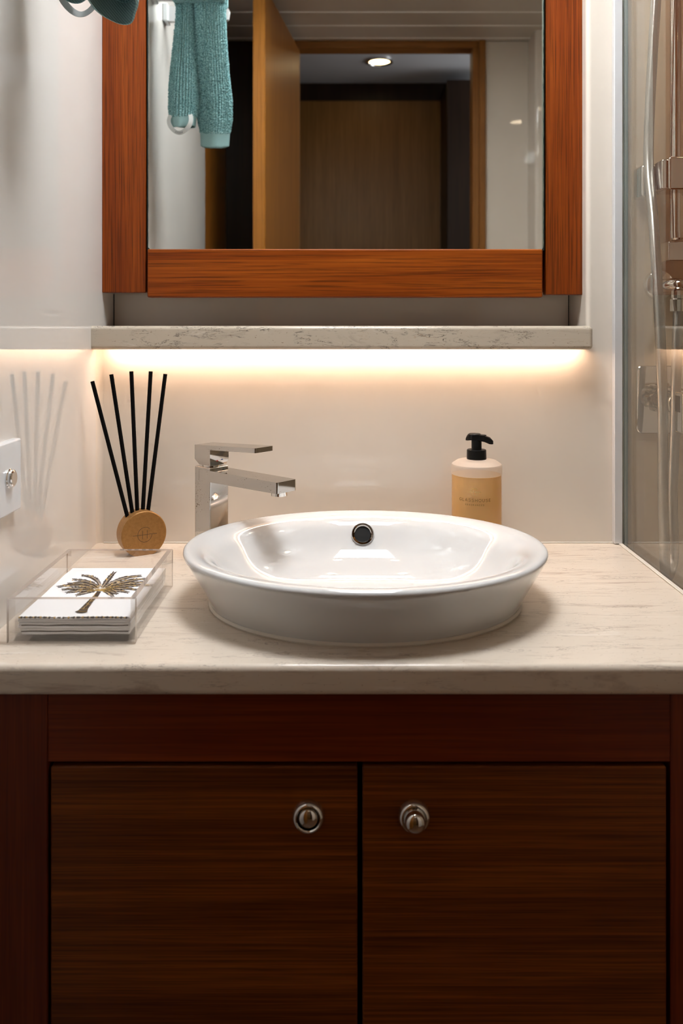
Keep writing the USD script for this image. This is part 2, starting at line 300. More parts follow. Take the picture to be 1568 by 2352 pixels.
# cove of the left corner below the shelf
arc = [(WX + 0.010 - 0.010 * math.cos(a), WY - 0.010 + 0.010 * math.sin(a)) for a in np.linspace(0, math.pi / 2, 10)]
cove = trimesh.creation.extrude_polygon(Polygon([(WX - 0.001, WY - 0.010)] + arc + [(WX + 0.010, WY + 0.001), (WX - 0.001, WY + 0.001)]), SB - CT, engine='earcut')
cove.apply_translation((0, 0, CT)); single('trim_1', cove, 'wall_gloss', 'rounded sealant cove in the left corner behind the reed diffuser', 'trim', kind='structure', smooth=40)
# left wooden panel between the white wall and the door wall
single('wall_left', cat(box(WX - 0.03, WX, FY, 0.33, 0, CEIL)), 'door_oak', 'golden wooden side panel seen in the mirror left of the open door', 'wall', kind='structure')
# front wall (door wall): left piece, lintel piece, right piece
OX0, OX1, OZ = PX(687, 2 * MY - FY), PX(1084, 2 * MY - FY), PZ(124, 2 * MY - FY + 0.05)
FX1 = PX(1113, 2 * MY - FY)
single('wall_front', cat(box(WX - 0.03, OX0 - 0.05, FY - 0.05, FY, 0, CEIL)), 'dark_wood', 'dark wooden wall behind the open door in the mirror', 'wall', kind='structure')
single('wall_front', cat(box(FX1, 1.23, FY - 0.05, FY, 0, CEIL), box(OX0 - 0.05, FX1, FY - 0.05, FY, OZ + 0.03, CEIL)), 'wall_gloss', 'cream wall beside and above the doorway in the mirror', 'wall', kind='structure')
fr = Thing('trim_2', (0, FY, 0), 'oak door casing with stepped moulding in the mirror', 'door frame', kind='structure')
hz = PZ(95, 2 * MY - FY)
fr.part('casing', cat(cbox(OX1, OX1 + 0.022, FY - 0.052, FY + 0.008, 0, OZ + 0.02), cbox(OX1 + 0.022, FX1, FY - 0.052, FY + 0.018, 0, hz - 0.001)), 'frame_oak')
fr.part('casing', cbox(OX0 - 0.05, OX0, FY - 0.052, FY + 0.012, 0, hz - 0.001), 'frame_oak')
fr.part('lintel', cbox(OX0, OX1 + 0.022, FY - 0.052, FY + 0.012, OZ, hz - 0.001), 'frame_oak_level')
# the open bathroom door leaf
hx, hy, nx, ny = -0.1435, FY + 0.0, -0.2125, 0.4356
L = math.hypot(nx - hx, ny - hy); ang = math.degrees(math.atan2(ny - hy, nx - hx))
dl = Thing('door_1', (hx, hy, 0.0), 'open oak cabin door swung into the bathroom, seen in the mirror', 'door', kind='structure', rz=ang)
dl.part('door_leaf', cbox(0.012, L, 0.0, 0.036, 0.01, OZ - 0.004, 0.002), 'door_oak', local=True)
# corridor beyond the door
HC = E + 1.13; HY = 2 * MY - 3.83
single('ceiling_hall', box(-1.0, 1.3, HY - 0.05, FY - 0.05, HC, HC + 0.04), 'hall_ceiling', 'pale grey corridor ceiling beyond the doorway in the mirror', 'ceiling', kind='structure')
hw = Thing('wall_hall', (0, HY, 0), 'brown oak panelled corridor wall seen through the doorway in the mirror', 'wall', kind='structure')
hw.part('backing', box(-1.0, 1.3, HY - 0.06, HY - 0.012, 0, HC), 'dark_wood')
hw.part('panel', cbox(-0.9, PX(1015, 3.83), HY - 0.012, HY, 0.02, PZ(231, 3.83), 0.003), 'hall_oak')
hw.part('casing', cbox(PX(1026, 3.6), PX(1084, 3.6) + 0.1, HY - 0.012, HY + 0.23, 0, PZ(186, 3.62), 0.003), 'dark_wood', label='dark wooden casing at the right of the corridor')
single('wall_hall', cat(box(-1.0, -0.96, HY - 0.05, FY - 0.05, 0, HC), box(1.26, 1.3, HY - 0.05, FY - 0.05, 0, HC), box(WX - 0.6, WX - 0.03, FY - 0.049, FY - 0.01, 0, HC), box(-1, 1.3, FY - 0.049, FY - 0.01, CEIL, HC)), 'dark_wood', 'dark end walls of the corridor', 'wall', kind='structure')
cwn = Thing('window_1', (1.25, -0.6, 1.85), 'bright daylight window at the end of the corridor', 'window', kind='structure')
cwn.part('pane', box(1.252, 1.256, -1.0, -0.2, 1.45, 2.22), 'window_light')
cwn.part('frame', cat(box(1.24, 1.26, -1.04, -1.0, 1.41, 2.26), box(1.24, 1.26, -0.2, -0.16, 1.41, 2.26), box(1.24, 1.26, -1.0, -0.2, 1.41, 1.45), box(1.24, 1.26, -1.0, -0.2, 2.22, 2.26)), 'trim_white')
post = tm(m3.Manifold.batch_hull([m3.Manifold.cylinder(CEIL, 0.012, 0.012, 32).translate((0.652, FY + 0.10, 0))] + [m3.Manifold.cube((0.01, 0.01, CEIL)).translate(p) for p in ((0.640, FY, 0), (1.19, FY, 0), (1.19, FY + 0.102, 0))]))
single('wall_front', post, 'wall_gloss', 'rounded cream wall projection inside the shower, at the right edge of the mirror view', 'wall', kind='structure', smooth=25)
# ceiling of boards with pale beads
ce = Thing('ceiling', (0, 0, CEIL), 'grey boarded ceiling with thin pale beads in the mirror', 'ceiling', kind='structure')
ce.part('deck', box(WX - 0.03, 1.23, FY - 0.05, NB + 0.06, CEIL + 0.012, CEIL + 0.04), 'ceiling_paint')
ys = [0.166 + 0.116 * k for k in range(-3, 13)]
for a in ys:
    y0, y1 = max(a, FY), min(a + 0.116, NB)
    if y1 - y0 < 0.01: continue
    ce.part('board', cbox(WX, 1.2, y0 + 0.003, y1 - 0.003, CEIL, CEIL + 0.012, 0.0015), 'ceiling_paint')
    if a > FY: ce.part('bead', cbox(WX, 1.2, a - 0.0025, a + 0.0025, CEIL - 0.002, CEIL + 0.012, 0.001), 'ceiling_bead')
# ------------------------------------------------------------------ lamps
hb = (-0.14, 0.24, 0.80, 1.12)
ht = Thing('ceiling_hatch', (0.05, 0.96, CEIL), 'square daylight hatch in the boarded ceiling over the vanity', 'skylight')
ht.part('frame', cat(box(hb[0] - 0.03, hb[1] + 0.03, hb[2] - 0.03, hb[2], CEIL - 0.014, CEIL), box(hb[0] - 0.03, hb[1] + 0.03, hb[3], hb[3] + 0.03, CEIL - 0.014, CEIL),
                     box(hb[0] - 0.03, hb[0], hb[2], hb[3], CEIL - 0.014, CEIL), box(hb[1], hb[1] + 0.03, hb[2], hb[3], CEIL - 0.014, CEIL)), 'trim_white')
ht.part('pane', box(hb[0], hb[1], hb[2], hb[3], CEIL - 0.006, CEIL - 0.003), 'hatch_light')
def downlight(x, y, z, r, light, label, ro, group=None):
    t = Thing('downlight', (x, y, z), label, 'ceiling light', group)
    t.part('trim_ring', lathe([(r, -0.001), (r + 0.003, -0.008), (ro, -0.006), (ro, 0), (r, 0), (r, -0.001)], 48, 'z', (x, y, z)), 'chrome', 40)
    t.part('lamp', lathe([(0, -0.004), (r * 0.98, -0.002), (r * 0.98, 0.0), (0, 0.0)], 48, 'z', (x, y, z)), light, 40)
downlight(-0.12, 1.22, CEIL, 0.022, 'spot_light', 'small warm ceiling downlight above the tap side of the counter', 0.034)
downlight(0.20, 1.22, CEIL, 0.022, 'spot_light', 'small warm ceiling downlight above the soap side of the counter', 0.034)
downlight(PX(871, 3.52), 2 * MY - 3.52, HC, 0.043, 'hall_light', 'glowing round downlight in the corridor ceiling seen in the mirror', 0.058)
downlight(0.85, 1.0, CEIL, 0.045, 'shower_light', 'round downlight in the shower ceiling behind the glass screen', 0.06)

# ------------------------------------------------------------------ stone shelf and LED strip
sh = cat(rbox(WX, 0.4003, 1.315, WY + 0.02, SB, ST, 0.006, 20))
sm = man(rbox(WX - 0.006, 0.4003, 1.315, NB + 0.02, SB, ST, 0.0065, 24)) - man(box(WX - 0.1, WX, 1.2, 1.6, SB - 0.1, ST + 0.1)) - man(box(WX - 0.01, 0.392, 1.326, WY - 0.0005, SB - 0.02, SB + 0.007)) - man(box(WX - 0.1, 0.5, WY - 0.0005, 1.6, SB - 0.1, ST - 0.003)) - man(box(WX - 0.1, 0.6, NB, 1.7, 0, 3))
single('stone_shelf', sm, 'shelf_stone', 'narrow veined stone shelf along the wall under the mirror cabinet', 'shelf', smooth=30)
single('led_strip', box(PX(252, 1.335), PX(1330, 1.335), 1.3275, 1.3375, SB + 0.0015, SB + 0.006), 'led_light', 'warm glowing light strip hidden under the stone shelf', 'light strip')

# ------------------------------------------------------------------ mirror cabinet
mc = Thing('mirror_cabinet', (0, 1.40, E), 'teak framed mirror cabinet on the wall above the stone shelf', 'mirror cabinet')
TOP = CEIL - 0.02
ys0 = 1.375
zl, zr, zd = PZ(672, ys0), PZ(677, ys0), PZ(683, 1.366)
mc.part('carcass', cbox(WX + 0.004, 0.398, ys0 + 0.024, NB - 0.002, PZ(674, ys0) + 0.004, TOP), 'teak_upright')
mc.part('stile', cbox(PX(234, ys0), PX(335.5, ys0), ys0, ys0 + 0.022, zl, TOP, 0.0012), 'teak_upright')
mc.part('stile', cbox(PX(1253.5, ys0), PX(1347, ys0), ys0, ys0 + 0.022, zr, TOP, 0.0012), 'teak_upright')
mc.part('bottom_rail', cbox(PX(338, 1.366), PX(1246, 1.366), 1.366, ys0 + 0.02, zd, PZ(572, 1.366), 0.0018), 'teak_level')
mx0, mx1, mz0 = PX(340, MY), PX(1248, MY), PZ(573.5, MY)
mc.part('mirror_backing', box(mx0 - 0.0015, mx1 + 0.0012, MY + 0.0004, ys0 + 0.02, mz0 - 0.001, TOP), 'mirror_edge')
random.seed(4)
edge = [(mx0 + 0.0006 * random.random(), z) for z in np.linspace(TOP, mz0 + 0.004, 60)] + [(x, mz0 + 0.0010 * random.random() ** 3) for x in np.linspace(mx0 + 0.004, mx1 - 0.003, 120)] + [(mx1 - 0.0007 * random.random() ** 2, z) for z in np.linspace(mz0 + 0.004, TOP, 120)]
mp = trimesh.creation.extrude_polygon(Polygon(edge).buffer(0), 0.0004, engine='earcut')
mp.vertices = np.c_[mp.vertices[:, 0], MY + mp.vertices[:, 2], mp.vertices[:, 1]]; mp.invert()
mp.fix_normals()
mc.part('mirror_glass', mp, 'mirror_silver')
single('trim_3', cat(box(PX(1304.4, NB), PX(1306, NB), NB - 0.0012, NB, ST, zl), box(WX, WX + 0.0012, NB - 0.0012, NB, ST, zl)), 'black_void', 'thin dark joint lines in the recess under the mirror cabinet', 'joint', kind='structure')

# ------------------------------------------------------------------ countertop with the basin opening
DF = 0.862
CB = PZ(1598, DF + 0.002)
BC = np.array([PX(837.5, 1.0706), 1.0706]); A0, B0 = 0.2325, 0.197
ct = man(rbox(WX - 0.02, 0.4545 + 0.02, DF, WY + 0.02, CB, CT, 0.007, 32)) - man(box(0.4545, 0.6, 0, 2, 0, 2)) - man(box(-0.6, WX, 0, 2, 0, 2)) - man(box(-1, 1, WY, 2, 0, 2))
hole = m3.Manifold.cylinder(0.2, 1, 1, 64).scale((0.172, 0.134, 1)).translate((BC[0], BC[1], CT - 0.1))
single('countertop', ct - hole, 'counter_stone', 'cream travertine style countertop with brown streaked front edge carrying the basin', 'countertop', smooth=30)
single('trim_4', cat(cbox(WX + 0.01, 0.445, WY - 0.003, WY, CT, CT + 0.002, 0.0008)), 'silicone', 'pale sealant line where the counter meets the back wall', 'trim', kind='structure')

# ------------------------------------------------------------------ vanity cabinet
VF = 0.882
vc = Thing('vanity_cabinet', (0, VF + 0.2, 0.0), 'dark wooden double door vanity cabinet under the countertop', 'vanity cabinet')
xl0, xl1, xr0, xr1 = WX + 0.001, PX(109, VF), PX(1540, VF), 0.4540
dz = PZ(1760, VF); rz_ = PZ(1751, VF)
vc.part('stile', cbox(xl0, xl1, VF, VF + 0.022, 0.0, CB, 0.001), 'vanity_frame_upright')
vc.part('stile', cbox(xr0, xr1, VF, VF + 0.022, 0.0, CB, 0.001), 'vanity_frame_upright')
vc.part('top_rail', cbox(xl1, xr0, VF + 0.0005, VF + 0.022, rz_, CB, 0.001), 'vanity_frame_level')
vc.part('plinth', box(xl1, xr0, VF + 0.03, VF + 0.05, 0.0, 0.1), 'vanity_frame_level')
vc.part('carcass', cat(box(xl0, xl0 + 0.016, VF + 0.022, WY - 0.002, 0.0, CB - 0.002), box(xr1 - 0.016, xr1, VF + 0.022, WY - 0.002, 0.0, CB - 0.002), box(xl0 + 0.016, xr1 - 0.016, VF + 0.03, WY - 0.002, 0.1, 0.116), box(xl0 + 0.016, xr1 - 0.016, WY - 0.012, WY - 0.002, 0.12, CB - 0.002), box(PX(815, VF), PX(837, VF), VF + 0.024, VF + 0.05, 0.12, CB - 0.002), box(xl0 + 0.016, xr1 - 0.016, VF + 0.024, VF + 0.026, 0.12, CB - 0.002)), 'black_void')
KN = PZ(1872, VF)
def knob(px, out):
    c = (PX(px, VF), VF, KN)
    ros = lathe([(0.0118, 0.003), (0.0121, 0.0078), (0.0131, 0.0090), (0.0143, 0.0088), (0.0156, 0.0076), (0.0167, 0.0055), (0.0174, 0.0025), (0.0176, 0.0), (0.0118, 0.0), (0.0118, 0.003)], 64, '-y', c)
    if out: but = lathe([(0.0, 0.0212), (0.0035, 0.0209), (0.0065, 0.0201), (0.0088, 0.0188), (0.0104, 0.0170), (0.0108, 0.015), (0.0118, 0.008), (0.0122, 0.0085), (0.0122, 0.0), (0.0, 0.0)], 64, '-y', c)
    else: but = lathe([(0.0, 0.0108), (0.0035, 0.0105), (0.0065, 0.0097), (0.0090, 0.0083), (0.0106, 0.0066), (0.011, 0.004), (0.011, 0.0), (0.0, 0.0)], 64, '-y', c)
    return ros, but
for (x0, x1, k, out, lab) in ((117, 820.5, 708, False, 'left door with its push knob pressed in'), (832.5, 1529.5, 950.5, True, 'right door with its push knob popped out')):
    d = vc.part('door', cbox(PX(x0, VF), PX(x1, VF), VF - 0.001, VF + 0.018, 0.12, dz, 0.0014), 'vanity_oak', label=lab)
    ros, but = knob(k, out)
    vc.part('knob_ring', ros, 'chrome', 35, under=d); vc.part('knob_button', but, 'chrome', 35, under=d, label='chrome push button ' + ('popped out' if out else 'pressed in'))

# ------------------------------------------------------------------ basin
bs = Thing('basin', (BC[0], BC[1], CT), 'white oval ceramic vessel basin with overflow standing on the counter', 'basin')
NS = 144; th = np.arange(NS) / NS * 2 * math.pi
def ring(off, z, f=None):
    a, b = (A0 - off, B0 - off * 1.06) if f is None else ((A0 - 0.082) * f, (B0 - 0.087) * f)
    return np.c_[BC[0] + a * np.cos(th), BC[1] + b * np.sin(th), np.full(NS, CT + z)]
prof = [(0.0352, 0.0015), (0.0338, 0.006), (0.0315, 0.011), (0.0265, 0.020), (0.0195, 0.0325), (0.0125, 0.045), (0.0062, 0.0558), (0.0022, 0.0625), (0.0005, 0.0660), (0.0, 0.0682), (0.0006, 0.0703), (0.0022, 0.0719), (0.0048, 0.0727), (0.0085, 0.0729),
        (0.0140, 0.0722), (0.0200, 0.0705), (0.0255, 0.0680), (0.0305, 0.0648), (0.0350, 0.0608), (0.0390, 0.0560), (0.0430, 0.0500), (0.0475, 0.0430), (0.0530, 0.0350), (0.0590, 0.0278), (0.0655, 0.0212), (0.0730, 0.0150), (0.082, 0.0090)]
rings = [ring(o, z) for o, z in prof] + [ring(0, z, f) for f, z in ((0.93, 0.0036), (0.84, -0.0014), (0.72, -0.0062), (0.58, -0.0100), (0.42, -0.0130), (0.25, -0.015), (0.12, -0.0155))]
under = [ring(0, z - 0.006, f) for f, z in ((0.42, -0.0140), (0.84, -0.0034))] + [ring(0.083, -0.004), ring(0.0660, 0.0012)]
bowl = loft(under[0:] + [ring(0.0360, 0.0004)] + rings, True, False)
bs.part('bowl', bowl, 'ceramic', True)
bs.part('drain', lathe([(0, 0.004), (0.016, 0.0035), (0.019, 0.001), (0.019, -0.004), (0, -0.004)], 48, 'z', (BC[0], BC[1], CT - 0.0135)), 'chrome', 40)
bs.part('sealant_bead', loft([ring(0.0400, 0.0002), ring(0.0325, 0.0002), ring(0.0318, 0.0022), ring(0.0335, 0.0046), ring(0.0400, 0.0046)], False, False), 'silicone', 40, label='pale sealant bead around the foot')
# overflow on the rear inner wall
ph = math.pi / 2
oz, oo = 0.046, 0.0450
oc = np.array([BC[0] + 0.001, BC[1] + B0 - oo * 1.06, CT + oz]) + np.array([0, -0.0018, 0.001])
tn = np.array([0, (0.0475 - 0.0390) * 1.06, 0.0560 - 0.0420]); tn[1] = tn[1]
nrm = np.array([0, -0.88, 0.47]); nrm /= np.linalg.norm(nrm)
def along(profile, c, n, seg=48):
    m = trimesh.creation.revolve(np.array(profile), sections=seg); m.apply_transform(trimesh.geometry.align_vectors((0, 0, 1), n)); m.apply_translation(c); return m
bs.part('overflow_ring', along([(0.0116, -0.008), (0.0116, 0.0026), (0.0130, 0.0040), (0.0156, 0.0036), (0.0168, 0.0016), (0.0168, -0.008), (0.0116, -0.008)], oc, nrm), 'chrome_spotted', 40)
bs.part('overflow_hole', along([(0, 0.0008), (0.0117, 0.0008), (0.0113, -0.004), (0, -0.004)], oc, nrm), 'black_void')

# ------------------------------------------------------------------ faucet
fc = Thing('faucet', (-0.1961, 1.250, CT), 'angular chrome single lever mixer tap beside the basin, spotted with limescale', 'tap', rz=-41.5)
fp = lambda n, m, mt='chrome_spotted', s=30, **k: fc.part(n, m, mt, s, local=True, **k)
fp('body', rbox(-0.018, 0.018, -0.018, 0.018, 0.0, 0.1432, 0.0016, 12))
fp('base_plate', rbox(-0.0205, 0.0205, -0.0205, 0.0205, 0.0, 0.004, 0.0012, 12))
sp = m3.Manifold.batch_hull([m3.Manifold.cylinder(h, 0.003, 0.003, 24).translate((x, y, z)) for x, z, h in ((-0.006, 0.1222, 0.0172), (0.158, 0.1240, 0.0155)) for y in (-0.0158, 0.0158)])
fp('spout', sp, s=25)
fp('aerator', lathe([(0, -0.006), (0.0095, -0.006), (0.0115, -0.0055), (0.0115, 0.001), (0, 0.001)], 40, 'z', (0.146, 0, 0.1232)), 'chrome', 35)
fp('cartridge_neck', lathe([(0, 0), (0.0145, 0), (0.0145, 0.005), (0, 0.005)], 40, 'z', (0, 0, 0.142)), 'chrome', 35)
c = 0.003
lvm = m3.Manifold.hull_points(np.array([(x, y, z) for x in (-0.018, 0.018) for y in (-0.018, 0.018) for z in (0.1535, 0.1748)] + [(x, y, 0.1455) for x in (-0.010, 0.0155) for y in (-0.0155, 0.0155)]))
lvb = m3.Manifold.batch_hull([m3.Manifold.cylinder(0.0068, 0.003, 0.003, 20).translate((x, y, z)) for x, z in ((-0.015, 0.168), (0.113, 0.1752)) for y in (-0.015, 0.015)])
fp('lever', lvm + lvb, s=25)
fp('hot_mark', box(0.0178, 0.0183, -0.0062, -0.0025, 0.1520, 0.1532), 'red_mark', False, label='small red hot mark')
fp('cold_mark', box(0.0178, 0.0183, 0.0035, 0.0065, 0.1530, 0.1542), 'blue_mark', False, label='small blue cold mark')

# ------------------------------------------------------------------ reed diffuser
DR, DT, DH, phi = 0.0355, 0.027, 0.0322, math.radians(31)
dc = np.array([PX(325, 1.288), 1.288])
ex, ny_ = np.array([math.cos(phi), math.sin(phi)]), np.array([math.sin(phi), -math.cos(phi)])
rd = Thing('reed_diffuser', (dc[0], dc[1], CT), 'round gold diffuser bottle with engraved emblem standing behind the clear tray', 'diffuser', rz=math.degrees(phi))
body = m3.Manifold.batch_hull([m3.Manifold.cylinder(DT - (0.0016 if k else 0), r, r, 96).translate((0, 0, -(DT - (0.0016 if k else 0)) / 2)) for k, r in ((0, DR - 0.0012), (1, DR))]).rotate((90, 0, 0)).translate((0, 0, DH))
body = body - m3.Manifold.cube((0.2, 0.2, 0.1), True).translate((0, 0, -0.05))
rd.part('bottle', body, 'gold_paint', 25, local=True)
rd.part('foot_pad', box(-0.012, 0.012, -0.0115, 0.0115, 0.0, 0.0006), 'glass_edge_pale', local=True)
fy = -DT / 2
def stroke(pts, w, d=0.0005):
    """a flat engraved or printed line on the local xz face"""
    pts = np.array(pts, float); t = np.gradient(pts, axis=0); t /= np.linalg.norm(t, axis=1)[:, None]; n = np.c_[-t[:, 1], t[:, 0]]
    return Polygon(np.vstack([pts + n * w / 2, (pts - n * w / 2)[::-1]])).buffer(0)
def emblem(s, w):
    a = np.linspace(math.radians(48), math.radians(360), 60)
    return [stroke(np.c_[s * np.cos(a), s * np.sin(a)], w), stroke([(-0.33 * s, -0.55 * s), (-0.33 * s, 0.55 * s)], w), stroke([(0.33 * s, -0.55 * s), (0.33 * s, 0.55 * s)], w), stroke([(-1.7 * s, 0), (1.7 * s, 0)], w)]
em = cat(*[trimesh.creation.extrude_polygon(g, 0.0004, engine='earcut') for g in emblem(0.0114, 0.0007)])
em.vertices = np.c_[em.vertices[:, 0] * 0.98 + 0.001, fy + 0.0002 - em.vertices[:, 2], em.vertices[:, 1] + DH - 0.0005]
em.fix_normals(); rd.part('emblem', em, 'engraving', local=True, label='engraved letter emblem crossed by a line')
tops = [(212, 876, 1.255), (255.5, 860, 1.270), (301.5, 853, 1.283), (346, 853, 1.297), (379.5, 859, 1.302)]
bots = [(291, 1181), (303, 1173), (315, 1169), (328, 1169), (340, 1172)]
labs = ['leftmost black reed in the gold diffuser', 'second black reed from the left in the gold diffuser', 'middle black reed standing upright in the gold diffuser', 'second black reed from the right in the gold diffuser', 'rightmost black reed in the gold diffuser']
for k in range(5):
    s_ = (k - 2) * 0.0085
    b = np.array([dc[0] + ex[0] * s_, dc[1] + ex[1] * s_, 0]); bd = b[1]
    b = np.array([PX(bots[k][0], bd), bd, PZ(bots[k][1], bd)]); t = P(*tops[k])
    v = (t - b) / np.linalg.norm(t - b); b = b - v * 0.012
    single('reed_stick', tube([b, (b + t) / 2, t], 0.0031, 14), 'black_stick', labs[k], 'reed stick', 'black reeds of the diffuser', smooth=40)

# ------------------------------------------------------------------ soap dispenser
sc_ = np.array([PX(1094, 1.295), 1.295]); SR = 0.0394
so = Thing('soap_dispenser', (sc_[0], sc_[1], CT), 'frosted amber hand soap bottle with black pump behind the basin', 'soap dispenser')
zsh = PZ(1077, 1.258) - CT; ztop = PZ(1062, 1.27) - CT; zliq = PZ(1099, 1.256) - CT
at = (sc_[0], sc_[1], CT)
so.part('bottle', lathe([(0, 0.0), (SR - 0.004, 0.0), (SR, 0.004), (SR, zliq + 0.0006)], 96, 'z', at), 'frosted_plastic', 30)
so.part('shoulder', lathe([(SR, zliq + 0.0006), (SR, zsh - 0.001), (SR - 0.0012, zsh + 0.002), (SR - 0.0085, ztop - 0.001), (SR - 0.012, ztop), (0.016, ztop + 0.0015), (0.0, ztop + 0.0015)], 96, 'z', at), 'frosted_shoulder', 30, label='frosted clear shoulder above the liquid')
so.part('liquid', lathe([(0, 0.003), (SR - 0.005, 0.003), (SR - 0.0012, 0.006), (SR - 0.0012, zliq), (0, zliq)], 96, 'z', at), 'amber_soap', 40, label='amber liquid soap filling most of the bottle')
zc = PZ(1034.5, 1.285) - CT
so.part('collar', lathe([(0, ztop + 0.001), (0.0151, ztop + 0.001), (0.0153, ztop + 0.003), (0.0150, zc - 0.001), (0.0143, zc), (0, zc)], 64, 'z', at), 'black_matte', 40)
zh = PZ(1012, 1.29) - CT
so.part('stem', lathe([(0, zc - 0.001), (0.0079, zc - 0.001), (0.0079, zh), (0, zh)], 48, 'z', at), 'black_matte', 40)
hd = m3.Manifold.batch_hull([m3.Manifold.cylinder(h, r, r, 32).translate((x, y, z)) for x, y, z, r, h in ((-0.006, 0, 0.0005, 0.0078, 0.0085), (0.008, 0, 0.0005, 0.0072, 0.0080))]) \
   + m3.Manifold.batch_hull([m3.Manifold.cylinder(h, r, r, 24).translate((x, 0, z)) for x, z, r, h in ((0.006, 0.0, 0.0070, 0.0075), (0.016, -0.0022, 0.0048, 0.0072))]) \
   + m3.Manifold.batch_hull([m3.Manifold.cylinder(h, r, r, 24).translate((x, 0, z)) for x, z, r, h in ((0.016, -0.0022, 0.0048, 0.0072), (0.0225, -0.0055, 0.0033, 0.0050))]) \
   + m3.Manifold.batch_hull([m3.Manifold.cylinder(h, r, r, 24).translate((x, 0, z)) for x, z, r, h in ((-0.008, 0.0015, 0.0065, 0.0060), (-0.0135, -0.0005, 0.0034, 0.0030))])
hd = hd.rotate((0, 0, -12)).translate((at[0], at[1], CT + zh))
so.part('pump_head', hd, 'black_matte', 35)
so.part('press_pad', lathe([(0, 0.0018), (0.0088, 0.0016), (0.0098, 0.0004), (0.0098, 0.0), (0, 0.0)], 48, 'z', (at[0] - 0.003, at[1], CT + zh + 0.0088)), 'black_matte', 40)
a0 = math.radians(-90 - 13.5)
def wrap(x, y, z, zz):
    a = a0 + x / SR; r = SR + 0.00015 + z
    return (at[0] + r * math.cos(a), at[1] + r * math.sin(a), CT + zz + y)
z1, z2, z3 = PZ(1152.3, 1.258) - CT, PZ(1161.5, 1.258) - CT, PZ(1130, 1.258) - CT
so.part('brand_lettering', ribbon_text('GLASSHOUSE', 0.0046, 0.00165, 0.0002, lambda x, y, z: wrap(x, y, z, z1)), 'gold_foil_dark', label='gold foil capitals on the bottle')
so.part('brand_lettering', ribbon_text('FRAGRANCES', 0.0024, 0.00120, 0.0002, lambda x, y, z: wrap(x, y, z, z2)), 'gold_foil_dark', label='smaller gold foil capitals')
ee = cat(*[trimesh.creation.extrude_polygon(g, 0.0002, engine='earcut') for g in emblem(0.0058, 0.00055)])
ee = ee.subdivide_to_size(0.002); ee.vertices = np.array([wrap(*v, z3) for v in ee.vertices])
so.part('emblem', ee, 'gold_foil', label='gold letter emblem crossed by a line')

# ------------------------------------------------------------------ acrylic tray with napkins
tx0, tx1, ty0, ty1, tz = PX(15, 0.919), -0.2292, 0.9190, 1.1255, 0.0503
tw, tb = 0.0068, 0.0070
trt = Thing('acrylic_tray', ((tx0 + tx1) / 2, (ty0 + ty1) / 2, CT), 'clear acrylic tray holding the folded white napkins', 'tray')
zb, zt = CT + 0.0006, CT + tz
trt.part('base', cbox(tx0 + tw, tx1 - tw, ty0 + tw, ty1 - tw, zb, CT + tb, 0.0003), 'acrylic')
for x0, x1, y0, y1 in ((tx0, tx1, ty0, ty0 + tw), (tx0, tx1, ty1 - tw, ty1), (tx0, tx0 + tw, ty0 + tw, ty1 - tw), (tx1 - tw, tx1, ty0 + tw, ty1 - tw)):
    w_ = trt.part('wall', cbox(x0, x1, y0, y1, zb, zt, 0.0004), 'acrylic')
    trt.part('rim', box(x0 + 0.0005, x1 - 0.0005, y0 + 0.0005, y1 - 0.0005, zt - 0.0003, zt + 0.0001), 'acrylic_rim', under=w_)
    if x1 - x0 > 0.1:
        for a in (x0, x1): trt.part('end_face', box(a - 0.0001, a + 0.0001, y0 + 0.0005, y1 - 0.0005, zb, zt - 0.0005), 'acrylic_rim', under=w_)
rng = np.random.RandomState(5)
def slab(x0, x1, y0, y1, z0, t, wave, nx=60, seed=0):
    """a folded cloth layer with a round front fold; wavy along its front"""
    r = t / 2; prof = []
    for a in np.linspace(-math.pi / 2, -3 * math.pi / 2, 9): prof.append((y0 + r + r * math.cos(a), r + r * math.sin(a)))
    ymid = np.linspace(y0 + r, y1 - r, 14)[1:-1]
    top = [(y, t) for y in ymid]; back = [(y1 - r + r * math.cos(a), r + r * math.sin(a)) for a in np.linspace(math.pi / 2, -math.pi / 2, 7)]; bot = [(y, 0.0) for y in ymid[::-1]]
    prof = np.array(prof + top + back + bot)
    xs = np.linspace(x0, x1, nx); V = []
    for x in xs:
        for (y, z) in prof:
            k = math.exp(-(y - y0) / 0.03)
            w = wave * k * (2 * meshkit.noise(np.array([(x * 38, seed * 3.7, 0.3)]), seed)[0] - 1)
            e = 0.0012 * (2 * meshkit.noise(np.array([(y * 60, seed * 5.1, 0.7)]), seed)[0] - 1) * (1 if x in (xs[0], xs[-1]) else 0)
            V.append((x + e, y + w * 0.6, z0 + z + w))
    rings_ = np.array(V).reshape(nx, len(prof), 3)
    return loft(list(rings_), True, True)
nx0, nx1, ny0, ny1 = tx0 + tw + 0.0022, tx1 - tw - 0.0012, ty0 + tw + 0.0015, ty1 - tw - 0.0015
lt = 0.00325; nz = CT + tb + 0.0008
NAPL = ['folded white napkin lowest in the clear tray', 'folded white napkin in the middle of the stack in the tray', 'topmost white napkin embroidered with a brown and gold palm tree']
TOPZ = nz + 6 * lt
